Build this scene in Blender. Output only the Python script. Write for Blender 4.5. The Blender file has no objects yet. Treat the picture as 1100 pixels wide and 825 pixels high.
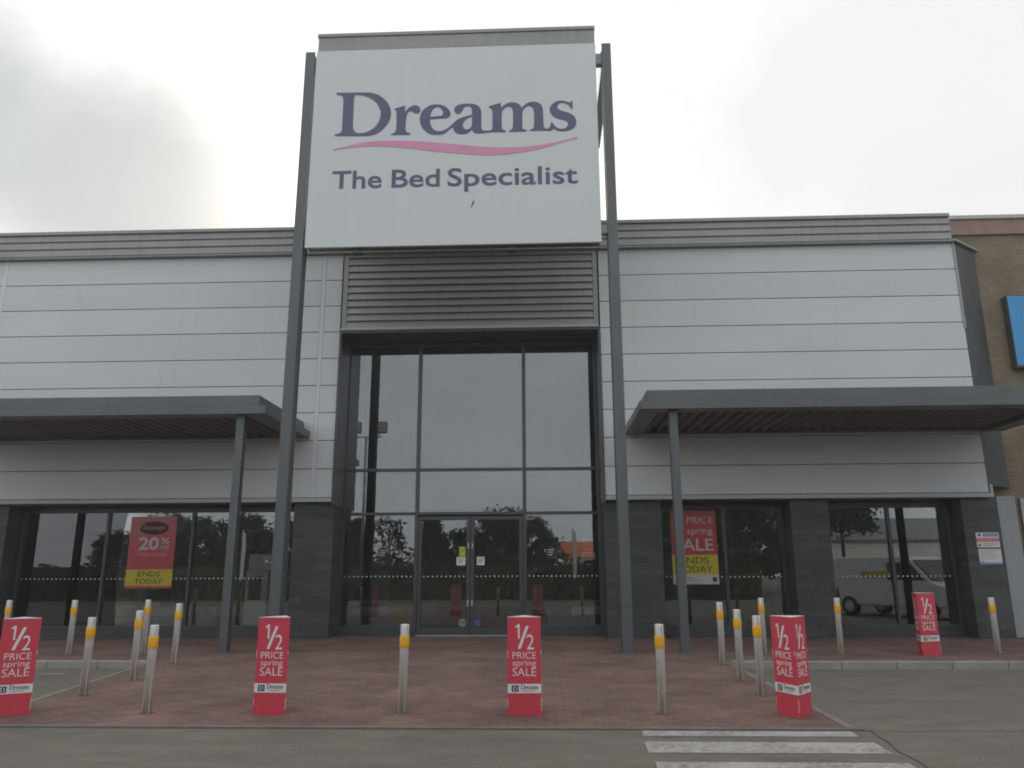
import bpy, bmesh, math, random
from mathutils import Vector, Matrix
random.seed(7)
S = bpy.context.scene
COL = S.collection
rad = math.radians

# ------------------------------------------------------------------ materials
def mat(name):
    m = bpy.data.materials.new(name); m.use_nodes = True
    nt = m.node_tree; nt.nodes.clear()
    out = nt.nodes.new('ShaderNodeOutputMaterial')
    p = nt.nodes.new('ShaderNodeBsdfPrincipled')
    nt.links.new(p.outputs[0], out.inputs[0])
    return m, nt, p, out
def N(nt, t, **kw):
    n = nt.nodes.new(t)
    for k, v in kw.items():
        if k.startswith('i_'): n.inputs[k[2:].replace('_', ' ')].default_value = v
        else: setattr(n, k, v)
    return n
def L(nt, a, b): nt.links.new(a, b)
def pos(nt, obj=False):
    if obj: return N(nt, 'ShaderNodeTexCoord').outputs['Object']
    return N(nt, 'ShaderNodeNewGeometry').outputs['Position']
def mixc(nt, fac, a, b, typ='MIX'):
    m = N(nt, 'ShaderNodeMix', data_type='RGBA', blend_type=typ)
    for s, v in ((0, fac), (6, a), (7, b)):
        if isinstance(v, bpy.types.NodeSocket): L(nt, v, m.inputs[s])
        elif s == 0: m.inputs[0].default_value = v
        else: m.inputs[s].default_value = (*v, 1) if len(v) == 3 else v
    return m.outputs[2]
def ramp(nt, src, p0, p1, c0=(0,0,0), c1=(1,1,1)):
    r = N(nt, 'ShaderNodeValToRGB'); e = r.color_ramp.elements
    e[0].position = p0; e[1].position = p1
    e[0].color = (*c0, 1); e[1].color = (*c1, 1)
    L(nt, src, r.inputs[0]); return r.outputs[0]
def noise(nt, vec, scale, detail=4, rough=.6):
    n = N(nt, 'ShaderNodeTexNoise', i_Scale=scale, i_Detail=detail, i_Roughness=rough)
    L(nt, vec, n.inputs['Vector']); return n.outputs[0]
def scalev(nt, vec, s):
    m = N(nt, 'ShaderNodeVectorMath', operation='MULTIPLY'); L(nt, vec, m.inputs[0]); m.inputs[1].default_value = s
    return m.outputs[0]
def bump(nt, p, h, strength, dist):
    b = N(nt, 'ShaderNodeBump', i_Strength=strength, i_Distance=dist)
    L(nt, h, b.inputs['Height']); L(nt, b.outputs[0], p.inputs['Normal'])

def painted(name, c, rough=.45, var=.12, scale=1.5, metal=0, obj=False, streak=True, spec=.5):
    """paint or coated metal: base colour with dirt clouds, faint vertical streaks and roughness change"""
    m, nt, p, _ = mat(name)
    v = pos(nt, obj)
    a = noise(nt, v, scale, 5)
    if streak:
        b = noise(nt, scalev(nt, v, (9, 9, .5)), 1.0, 4)
        a2 = N(nt, 'ShaderNodeMath', operation='ADD'); L(nt, a, a2.inputs[0]); L(nt, b, a2.inputs[1])
        a3 = N(nt, 'ShaderNodeMath', operation='MULTIPLY', ); L(nt, a2.outputs[0], a3.inputs[0]); a3.inputs[1].default_value = .5
        a = a3.outputs[0]
    d = tuple(x*(1-var) for x in c); h = tuple(min(1, x*(1+var)) for x in c)
    L(nt, ramp(nt, a, .3, .7, d, h), p.inputs['Base Color'])
    r = N(nt, 'ShaderNodeMapRange'); L(nt, a, r.inputs[0]); r.inputs[1].default_value = .3; r.inputs[2].default_value = .7
    r.inputs[3].default_value = min(1, rough+.08); r.inputs[4].default_value = max(.05, rough-.08)
    L(nt, r.outputs[0], p.inputs['Roughness'])
    p.inputs['Metallic'].default_value = metal
    p.inputs['Specular IOR Level'].default_value = spec
    return m

M = {}
def cladding_mat():
    m, nt, p, _ = mat('silver_grey_composite_panel')
    v = pos(nt)
    a = noise(nt, scalev(nt, v, (.35, 1, .9)), .8, 3)
    st = noise(nt, scalev(nt, v, (6, 6, .22)), 1.0, 5, .7)
    base = ramp(nt, a, .3, .75, (.555, .58, .58), (.62, .642, .638))
    base = mixc(nt, ramp(nt, st, .56, .82, (0,0,0), (.5,.5,.5)), base, (.48, .498, .492))
    isl = N(nt, 'ShaderNodeNewGeometry').outputs['Random Per Island']
    base = mixc(nt, 1, base, ramp(nt, isl, 0, 1, (.955,.957,.965), (1.03,1.03,1.025)), 'MULTIPLY')
    L(nt, base, p.inputs['Base Color'])
    p.inputs['Roughness'].default_value = .42
    p.inputs['Specular IOR Level'].default_value = .4
    bump(nt, p, noise(nt, scalev(nt, v, (.6, 1, 1.5)), 1.2, 1), .12, .05)
    return m
M['clad'] = cladding_mat()
M['cladstrip'] = painted('pale_cover_strip', (.61, .63, .64), .4, .06)
M['drip'] = painted('pale_drip_trim', (.42, .44, .45), .4, .1)
M['joint'] = painted('dark_panel_joint', (.22, .225, .23), .7, .2)
M['gate'] = painted('dull_pale_grey_sheet', (.30, .325, .33), .5, .1, 1.0)
M['grey'] = painted('slate_grey_coated_steel', (.098, .110, .113), .38, .14, 1.2)
M['greyd'] = painted('dark_grey_coated_aluminium', (.062, .068, .070), .36, .14, 1.4)
M['frame'] = painted('window_frame_grey', (.062, .067, .069), .35, .12, 2)
M['parapet'] = painted('parapet_grey_sheet', (.29, .29, .28), .45, .14, .7)
M['louvre'] = painted('louvre_grey_metal', (.272, .278, .265), .35, .14, 1.1, spec=.8)
M['soffit'] = painted('brownish_soffit_sheet', (.21, .195, .175), .6, .15, 1.5)
M['sign'] = painted('white_sign_face', (.615, .645, .65), .38, .025, .5)
M['navy'] = painted('navy_vinyl_letters', (.088, .093, .17), .4, .06, 2, streak=False)
M['pink'] = painted('pink_vinyl_swoosh', (.68, .27, .44), .4, .05, 2, streak=False)
M['steelband'] = painted('yellow_reflective_tape', (.80, .41, .012), .45, .12, 30, obj=True)
M['red'] = painted('red_printed_card', (.57, .05, .08), .5, .05, 6, obj=True, streak=False)
M['cardedge'] = painted('pale_card_edge', (.66, .62, .61), .7, .1, 20, obj=True, streak=False)
M['white'] = painted('white_print', (.72, .71, .70), .55, .04, 10, obj=True, streak=False)
M['pinkish'] = painted('faded_pink_print', (.72, .20, .22), .55, .05, 10, streak=False)
M['ink'] = painted('dark_ink', (.028, .028, .035), .6, .1, 10, obj=True, streak=False)
M['yellow'] = painted('yellow_print', (.52, .43, .025), .25, .05, 6, streak=False, spec=.7)
M['posterred'] = painted('poster_red_print', (.45, .06, .075), .2, .05, 6, streak=False, spec=.8)
M['faded'] = painted('faded_white_print', (.48, .46, .44), .4, .05, 10, streak=False)
M['blue'] = painted('blue_sign_face', (.03, .29, .62), .35, .05, 1.5)
M['bluelabel'] = painted('pale_blue_print', (.16, .34, .50), .5, .1, 9, streak=False)
M['coping'] = painted('pale_coping', (.45, .44, .42), .6, .15)
M['browncap'] = painted('brown_fascia_board', (.26, .17, .125), .6, .15, 2)
M['plainwall'] = painted('painted_shop_interior', (.26, .255, .24), .8, .1)
M['carpet'] = painted('shop_carpet', (.14, .125, .11), .95, .2, 8, streak=False)
M['fabric'] = painted('pale_bedding', (.62, .62, .60), .85, .06, 4, streak=False)
M['divan'] = painted('grey_divan_fabric', (.22, .21, .20), .9, .15, 12, streak=False)
M['throw'] = painted('mustard_throw', (.55, .38, .03), .9, .1, 12, streak=False)
M['vanpaint'] = painted('white_van_paint', (.70, .71, .72), .25, .04, 2, streak=False)
M['tyre'] = painted('tyre_rubber', (.025, .025, .026), .8, .2, 10, obj=True, streak=False)
M['rim'] = painted('alloy_rim', (.45, .46, .47), .35, .1, 5, metal=.8, obj=True, streak=False)
M['darkglass'] = painted('dark_vehicle_glass', (.02, .023, .025), .08, .05, 2, streak=False)
M['bark'] = painted('tree_bark', (.075, .058, .042), .9, .3, 8, obj=True)
M['render'] = painted('cream_render', (.70, .68, .64), .8, .08, .8)
M['orange'] = painted('orange_roof_sheet', (.62, .17, .05), .6, .1, 1)
M['roofgrey'] = painted('grey_roof_sheet', (.20, .21, .20), .7, .1, 1)
M['rust'] = painted('rusty_iron', (.13, .085, .055), .8, .3, 14, streak=False)
M['lampgrey'] = painted('lamp_galvanised', (.24, .25, .25), .5, .1, 3)
M['purple'] = painted('purple_sticker', (.12, .09, .35), .5, .05, 6, streak=False)
M['lime'] = painted('lime_sticker', (.58, .62, .04), .5, .05, 6, streak=False)

def cardred():
    m = M['red']; nt = m.node_tree; p = [n for n in nt.nodes if n.type == 'BSDF_PRINCIPLED'][0]
    src = p.inputs['Base Color'].links[0].from_socket
    v = pos(nt)
    a = noise(nt, scalev(nt, v, (14, 14, 5)), 1, 6, .8)
    L(nt, mixc(nt, ramp(nt, a, .64, .74, (0,)*3, (.45,)*3), src, (.42,.10,.11)), p.inputs['Base Color'])
    bump(nt, p, noise(nt, scalev(nt, v, (3, 3, 1.2)), 2, 2), .25, .02)
cardred()
def steel():
    m, nt, p, _ = mat('brushed_stainless_steel')
    v = pos(nt, True)
    a = noise(nt, scalev(nt, v, (40, 40, 1.0)), 1, 3)
    g = noise(nt, v, 6, 4)
    L(nt, mixc(nt, ramp(nt, g, .45, .75, (0,0,0), (.5,.5,.5)), ramp(nt, a, .3, .7, (.62,.61,.58), (.72,.71,.67)), (.44,.425,.39)), p.inputs['Base Color'])
    p.inputs['Metallic'].default_value = .35
    p.inputs['Roughness'].default_value = .4
    return m
M['steel'] = steel()

def glass():
    m, nt, p, out = mat('shop_window_glass')
    nt.nodes.remove(p)
    t = N(nt, 'ShaderNodeBsdfTransparent'); t.inputs[0].default_value = (.94, .965, .955, 1)
    g = N(nt, 'ShaderNodeBsdfGlossy', distribution='GGX'); g.inputs['Roughness'].default_value = .0
    g.inputs[0].default_value = (.97, .98, 1, 1)
    f = N(nt, 'ShaderNodeFresnel'); f.inputs[0].default_value = 2.08
    v = pos(nt)
    b = N(nt, 'ShaderNodeBump', i_Strength=.012, i_Distance=.02)
    L(nt, noise(nt, v, .9, 1), b.inputs['Height']); L(nt, b.outputs[0], g.inputs['Normal'])
    mx = N(nt, 'ShaderNodeMixShader')
    L(nt, f.outputs[0], mx.inputs[0]); L(nt, t.outputs[0], mx.inputs[1]); L(nt, g.outputs[0], mx.inputs[2])
    L(nt, mx.outputs[0], out.inputs[0])
    return m
M['glass'] = glass()

def brickmat(name, swap, bw, bh, mortar, c1, c2, cm, rough=.85, bstr=.4, offs=.5, blot=.5, bdist=.01, var2=None):
    m, nt, p, _ = mat(name)
    v = pos(nt)
    if swap:      # wall: use x (+y) along, z up
        s = N(nt, 'ShaderNodeSeparateXYZ'); L(nt, v, s.inputs[0])
        c = N(nt, 'ShaderNodeCombineXYZ')
        ad = N(nt, 'ShaderNodeMath', operation='ADD'); L(nt, s.outputs[0], ad.inputs[0]); L(nt, s.outputs[1], ad.inputs[1])
        L(nt, ad.outputs[0], c.inputs[0]); L(nt, s.outputs[2], c.inputs[1]); vv = c.outputs[0]
    else: vv = v
    b = N(nt, 'ShaderNodeTexBrick', offset=offs)
    L(nt, vv, b.inputs['Vector'])
    b.inputs['Color1'].default_value = (*c1, 1); b.inputs['Color2'].default_value = (*c2, 1); b.inputs['Mortar'].default_value = (*cm, 1)
    b.inputs['Scale'].default_value = 1; b.inputs['Mortar Size'].default_value = mortar
    b.inputs['Brick Width'].default_value = bw; b.inputs['Row Height'].default_value = bh
    b.inputs['Mortar Smooth'].default_value = .2
    colr = b.outputs['Color']
    n1 = noise(nt, v, .9, 6, .7); n2 = noise(nt, v, 26, 4)
    dark = ramp(nt, n1, .38, .68, (1-blot*.45,)*3, (1+blot*.18,)*3)
    colr = mixc(nt, 1, colr, dark, 'MULTIPLY')
    colr = mixc(nt, 1, colr, ramp(nt, n2, .3, .7, (.82,)*3, (1.15,)*3), 'MULTIPLY')
    if var2:
        colr = mixc(nt, ramp(nt, noise(nt, v, 1.9, 4), .56, .72, (0,)*3, (.55,)*3), colr, var2)
    if var2:      # trodden gum and pale scuffs
        vg = N(nt, 'ShaderNodeTexVoronoi', i_Scale=2.3); L(nt, v, vg.inputs['Vector'])
        colr = mixc(nt, ramp(nt, vg.outputs['Distance'], .03, .06, (.5,)*3, (0,)*3), colr, (.30,.26,.23))
        colr = mixc(nt, ramp(nt, noise(nt, scalev(nt, v, (1, 2.5, 1)), 1.3, 6, .75), .62, .8, (0,)*3, (.5,)*3), colr, (.27,.21,.18))
    L(nt, colr, p.inputs['Base Color'])
    p.inputs['Roughness'].default_value = rough
    inv = N(nt, 'ShaderNodeMath', operation='MULTIPLY_ADD'); L(nt, b.outputs['Fac'], inv.inputs[0]); inv.inputs[1].default_value = -1
    L(nt, n2, inv.inputs[2])
    bump(nt, p, inv.outputs[0], bstr, bdist)
    return m
M['slate'] = brickmat('dark_slate_tile', True, .62, .15, .004, (.080,.085,.083), (.046,.050,.049), (.034,.036,.035), .55, .35, .37, .4)
M['brick'] = brickmat('buff_brown_brick', True, .225, .075, .010, (.27,.205,.13), (.20,.153,.098), (.235,.205,.16), .9, .4, .5, .5)
M['paving'] = brickmat('red_block_paving', False, .21, .105, .006, (.245,.136,.110), (.182,.112,.094), (.105,.084,.073), .85, .5, .5, .8, .006, var2=(.145,.110,.096))

def asphalt():
    m, nt, p, _ = mat('worn_asphalt')
    v = pos(nt)
    big = noise(nt, v, .35, 6, .6); mid = noise(nt, scalev(nt, v, (1, 2.2, 1)), 1.3, 5, .65); fine = noise(nt, v, 55, 4, .75)
    vo = N(nt, 'ShaderNodeTexVoronoi', i_Scale=130.0); L(nt, v, vo.inputs['Vector'])
    c = ramp(nt, big, .3, .7, (.128,.115,.096), (.168,.152,.128))
    c = mixc(nt, 1, c, ramp(nt, mid, .35, .7, (.82,)*3, (1.14,)*3), 'MULTIPLY')
    c = mixc(nt, 1, c, ramp(nt, fine, .3, .7, (.62,)*3, (1.36,)*3), 'MULTIPLY')
    c = mixc(nt, .25, c, vo.outputs['Color'], 'SOFT_LIGHT')
    # dropped oil and gum spots
    sp = N(nt, 'ShaderNodeTexVoronoi', i_Scale=1.1); L(nt, v, sp.inputs['Vector'])
    n3 = noise(nt, v, 9, 3)
    ad = N(nt, 'ShaderNodeMath', operation='MULTIPLY_ADD'); L(nt, n3, ad.inputs[0]); ad.inputs[1].default_value = .12; L(nt, sp.outputs['Distance'], ad.inputs[2])
    c = mixc(nt, ramp(nt, ad.outputs[0], .09, .17, (.42,)*3, (0,0,0)), c, (.07,.064,.056))
    # pale scuffs
    sc = noise(nt, scalev(nt, v, (1, 4, 1)), 1.7, 6, .75)
    c = mixc(nt, ramp(nt, sc, .63, .78, (0,)*3, (.4,)*3), c, (.21,.20,.18))
    L(nt, c, p.inputs['Base Color']); p.inputs['Roughness'].default_value = .9
    bump(nt, p, fine, .5, .006)
    return m
M['asphalt'] = asphalt()
def concrete(name, c, gap=0):
    m, nt, p, _ = mat(name)
    v = pos(nt)
    a = noise(nt, v, 2.5, 6, .7); f = noise(nt, v, 60, 3)
    d = tuple(x*.7 for x in c); h = tuple(x*1.15 for x in c)
    cc = mixc(nt, 1, ramp(nt, a, .3, .7, d, h), ramp(nt, f, .3, .7, (.88,)*3, (1.1,)*3), 'MULTIPLY')
    L(nt, cc, p.inputs['Base Color']); p.inputs['Roughness'].default_value = .9
    bump(nt, p, f, .3, .004)
    return m
M['kerb'] = concrete('concrete_kerb', (.32,.31,.28))
M['seam'] = concrete('tar_seam', (.075,.069,.061))
M['edging'] = concrete('pale_edging', (.21,.20,.178)); M['dull'] = concrete('dull_flush_edging', (.165,.15,.13))
def roadpaint():
    m, nt, p, _ = mat('worn_white_road_paint')
    v = pos(nt)
    a = noise(nt, v, 14, 6, .8); b = noise(nt, v, 2, 4)
    s = N(nt, 'ShaderNodeMath', operation='MULTIPLY_ADD'); L(nt, b, s.inputs[0]); s.inputs[1].default_value = .5; L(nt, a, s.inputs[2])
    L(nt, mixc(nt, ramp(nt, s.outputs[0], .66, .92, (0,)*3, (.9,)*3), (.41,.40,.365), (.145,.133,.117)), p.inputs['Base Color'])
    p.inputs['Roughness'].default_value = .8
    return m
M['paint'] = roadpaint()
def leaves(name, c0, c1):
    m, nt, p, _ = mat(name)
    oi = N(nt, 'ShaderNodeNewGeometry')
    L(nt, ramp(nt, oi.outputs['Random Per Island'], 0, 1, c0, c1), p.inputs['Base Color'])
    p.inputs['Roughness'].default_value = .6
    return m
M['leaf'] = leaves('dark_green_leaves', (.022,.036,.014), (.062,.085,.030))
M['hedge'] = leaves('hedge_leaves', (.035,.045,.015), (.085,.095,.035))

# ------------------------------------------------------------------ mesh helpers
class MB:
    def __init__(s): s.bm = bmesh.new()
    def box(s, x0, x1, y0, y1, z0, z1, bev=0):
        b = bmesh.new() if bev else s.bm
        vs = [b.verts.new((x, y, z)) for z in (z0, z1) for y in (y0, y1) for x in (x0, x1)]
        for f in ((0,2,3,1), (4,5,7,6), (0,1,5,4), (2,6,7,3), (0,4,6,2), (1,3,7,5)):
            b.faces.new([vs[i] for i in f])
        if bev:
            bmesh.ops.bevel(b, geom=b.edges[:], offset=bev, segments=2, affect='EDGES', profile=.5)
            s.join(b)
        return s
    def join(s, b, mtx=None):
        me = bpy.data.meshes.new('tmp'); b.to_mesh(me); b.free()
        if mtx is not None: me.transform(mtx)
        s.bm.from_mesh(me); bpy.data.meshes.remove(me)
    def mesh(s, me, mtx=None):
        me = me.copy()
        if mtx is not None: me.transform(mtx)
        s.bm.from_mesh(me); bpy.data.meshes.remove(me); return s
    def prism(s, pts, axis, a, b):
        """closed 2-D outline extruded along axis from a to b"""
        def P(u, v, w):
            return {'x': (w, u, v), 'y': (u, w, v), 'z': (u, v, w)}[axis]
        A = [s.bm.verts.new(P(u, v, a)) for u, v in pts]; B = [s.bm.verts.new(P(u, v, b)) for u, v in pts]
        n = len(pts)
        fs = [s.bm.faces.new(A), s.bm.faces.new(B)]
        for i in range(n): fs.append(s.bm.faces.new((A[i], A[(i+1) % n], B[(i+1) % n], B[i])))
        bmesh.ops.recalc_face_normals(s.bm, faces=fs); return s
    def lathe(s, prof, seg=24, c=(0,0), smooth=True):
        rings = []
        for r, z in prof:
            rings.append([s.bm.verts.new((c[0]+r*math.cos(2*math.pi*i/seg), c[1]+r*math.sin(2*math.pi*i/seg), z)) for i in range(seg)])
        for a, b in zip(rings, rings[1:]):
            for i in range(seg):
                f = s.bm.faces.new((a[i], a[(i+1) % seg], b[(i+1) % seg], b[i])); f.smooth = smooth
        s.bm.faces.new(rings[-1]); s.bm.faces.new(rings[0][::-1]); return s
    def tube(s, p, q, r0, r1, seg=8):
        p, q = Vector(p), Vector(q); d = (q-p).normalized()
        u = d.orthogonal().normalized(); w = d.cross(u)
        A = [s.bm.verts.new(p+(u*math.cos(t)+w*math.sin(t))*r0) for t in [2*math.pi*i/seg for i in range(seg)]]
        B = [s.bm.verts.new(q+(u*math.cos(t)+w*math.sin(t))*r1) for t in [2*math.pi*i/seg for i in range(seg)]]
        for i in range(seg):
            f = s.bm.faces.new((A[i], A[(i+1) % seg], B[(i+1) % seg], B[i])); f.smooth = True
        s.bm.faces.new(B); s.bm.faces.new(A[::-1]); return s
    def quad(s, *ps):
        s.bm.faces.new([s.bm.verts.new(p) for p in ps]); return s
    def build(s, name, material, parent=None, kind=None):
        me = bpy.data.meshes.new(name); s.bm.to_mesh(me); s.bm.free()
        me.materials.append(material)
        o = bpy.data.objects.new(name, me); COL.objects.link(o)
        if parent is not None:
            o.parent = parent
            me.transform(Matrix.Translation(-wloc(parent)))
        if kind: o['kind'] = kind
        return o
def wloc(o):
    v = Vector(o.location); 
    while o.parent is not None:
        o = o.parent; v = v + Vector(o.location)
    return v
def thing(name, label, cat, loc=(0,0,0), rz=0, group=None):
    o = bpy.data.objects.new(name, None); COL.objects.link(o)
    o.location = loc; o.rotation_euler = (0, 0, rz); o.empty_display_size = .2
    tag(o, label, cat, group); return o
def tag(o, label, cat, group=None):
    o['label'] = label; o['category'] = cat
    if group: o['group'] = group
    return o
def dup(root, loc, rz=0, label=None, group=None, scale=None):
    def cp(o, par):
        c = o.copy(); COL.objects.link(c); c.parent = par
        for ch in o.children: cp(ch, c)
        return c
    r = cp(root, None); r.location = loc; r.rotation_euler = (0, 0, rz)
    if label: r['label'] = label
    if group: r['group'] = group
    if scale: r.scale = scale
    return r

# ------------------------------------------------------------------ lettering
def curve_to_mesh(cu):
    o = bpy.data.objects.new('tmp', cu); COL.objects.link(o)
    dg = bpy.context.evaluated_depsgraph_get(); dg.update()
    me = bpy.data.meshes.new_from_object(o.evaluated_get(dg))
    bpy.data.objects.remove(o); bpy.data.curves.remove(cu)
    return me
def raw_text(s, off=0., ext=.004):
    cu = bpy.data.curves.new('t', 'FONT'); cu.body = s; cu.size = 1; cu.offset = off; cu.extrude = ext; cu.resolution_u = 4
    return curve_to_mesh(cu)
def dims(me):
    xs = [v.co.x for v in me.vertices]; ys = [v.co.y for v in me.vertices]
    return min(xs), max(xs), min(ys), max(ys)
CAP = {}
def text(s, cap, width=None, off=0., thick=.003):
    """text in the x-z plane facing -y, left end at x=0 (or width fitted), baseline at z=0"""
    if 0 not in CAP:
        t = raw_text('E'); CAP[0] = dims(t)[3]
    me = raw_text(s, off); x0, x1, y0, y1 = dims(me)
    ky = cap/CAP[0]; kx = (width/(x1-x0)) if width else ky
    for v in me.vertices:
        x, y, z = v.co; v.co = ((x-x0)*kx, -z*thick/.004, y*ky)
    me.update(); return me, (x1-x0)*kx
def centred(mb, s, cx, y, z, cap, width=None, off=0., thick=.002, rot=None):
    me, w = text(s, cap, width, off, thick)
    mtx = Matrix.Translation((cx-w/2, y, z))
    if rot is not None: mtx = rot @ mtx
    mb.mesh(me, mtx); bpy.data.meshes.remove(me)
def smooth_loop(pts, n=6):
    """Catmull-Rom through the points; points flagged 1 stay sharp"""
    out = []; k = len(pts)
    for i in range(k):
        p1, p2 = pts[i], pts[(i+1) % k]
        p0 = pts[i-1] if not p1[2] else p1
        p3 = pts[(i+2) % k] if not p2[2] else p2
        for j in range(n):
            t = j/n
            out.append(tuple(.5*((2*p1[a]) + (-p0[a]+p2[a])*t + (2*p0[a]-5*p1[a]+4*p2[a]-p3[a])*t*t + (-p0[a]+3*p1[a]-3*p2[a]+p3[a])*t**3) for a in (0, 1)))
    return out
def outline_mesh(loops, ext=.01, n=6):
    cu = bpy.data.curves.new('g', 'CURVE'); cu.dimensions = '2D'; cu.fill_mode = 'BOTH'; cu.extrude = ext
    for lp in loops:
        pts = smooth_loop(lp, n)
        sp = cu.splines.new('POLY'); sp.points.add(len(pts)-1)
        for q, (x, y) in zip(sp.points, pts): q.co = (x, y, 0, 1)
        sp.use_cyclic_u = True
    me = curve_to_mesh(cu)
    for v in me.vertices:
        x, y, z = v.co; v.co = (x, -z, y)
    return me
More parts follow.
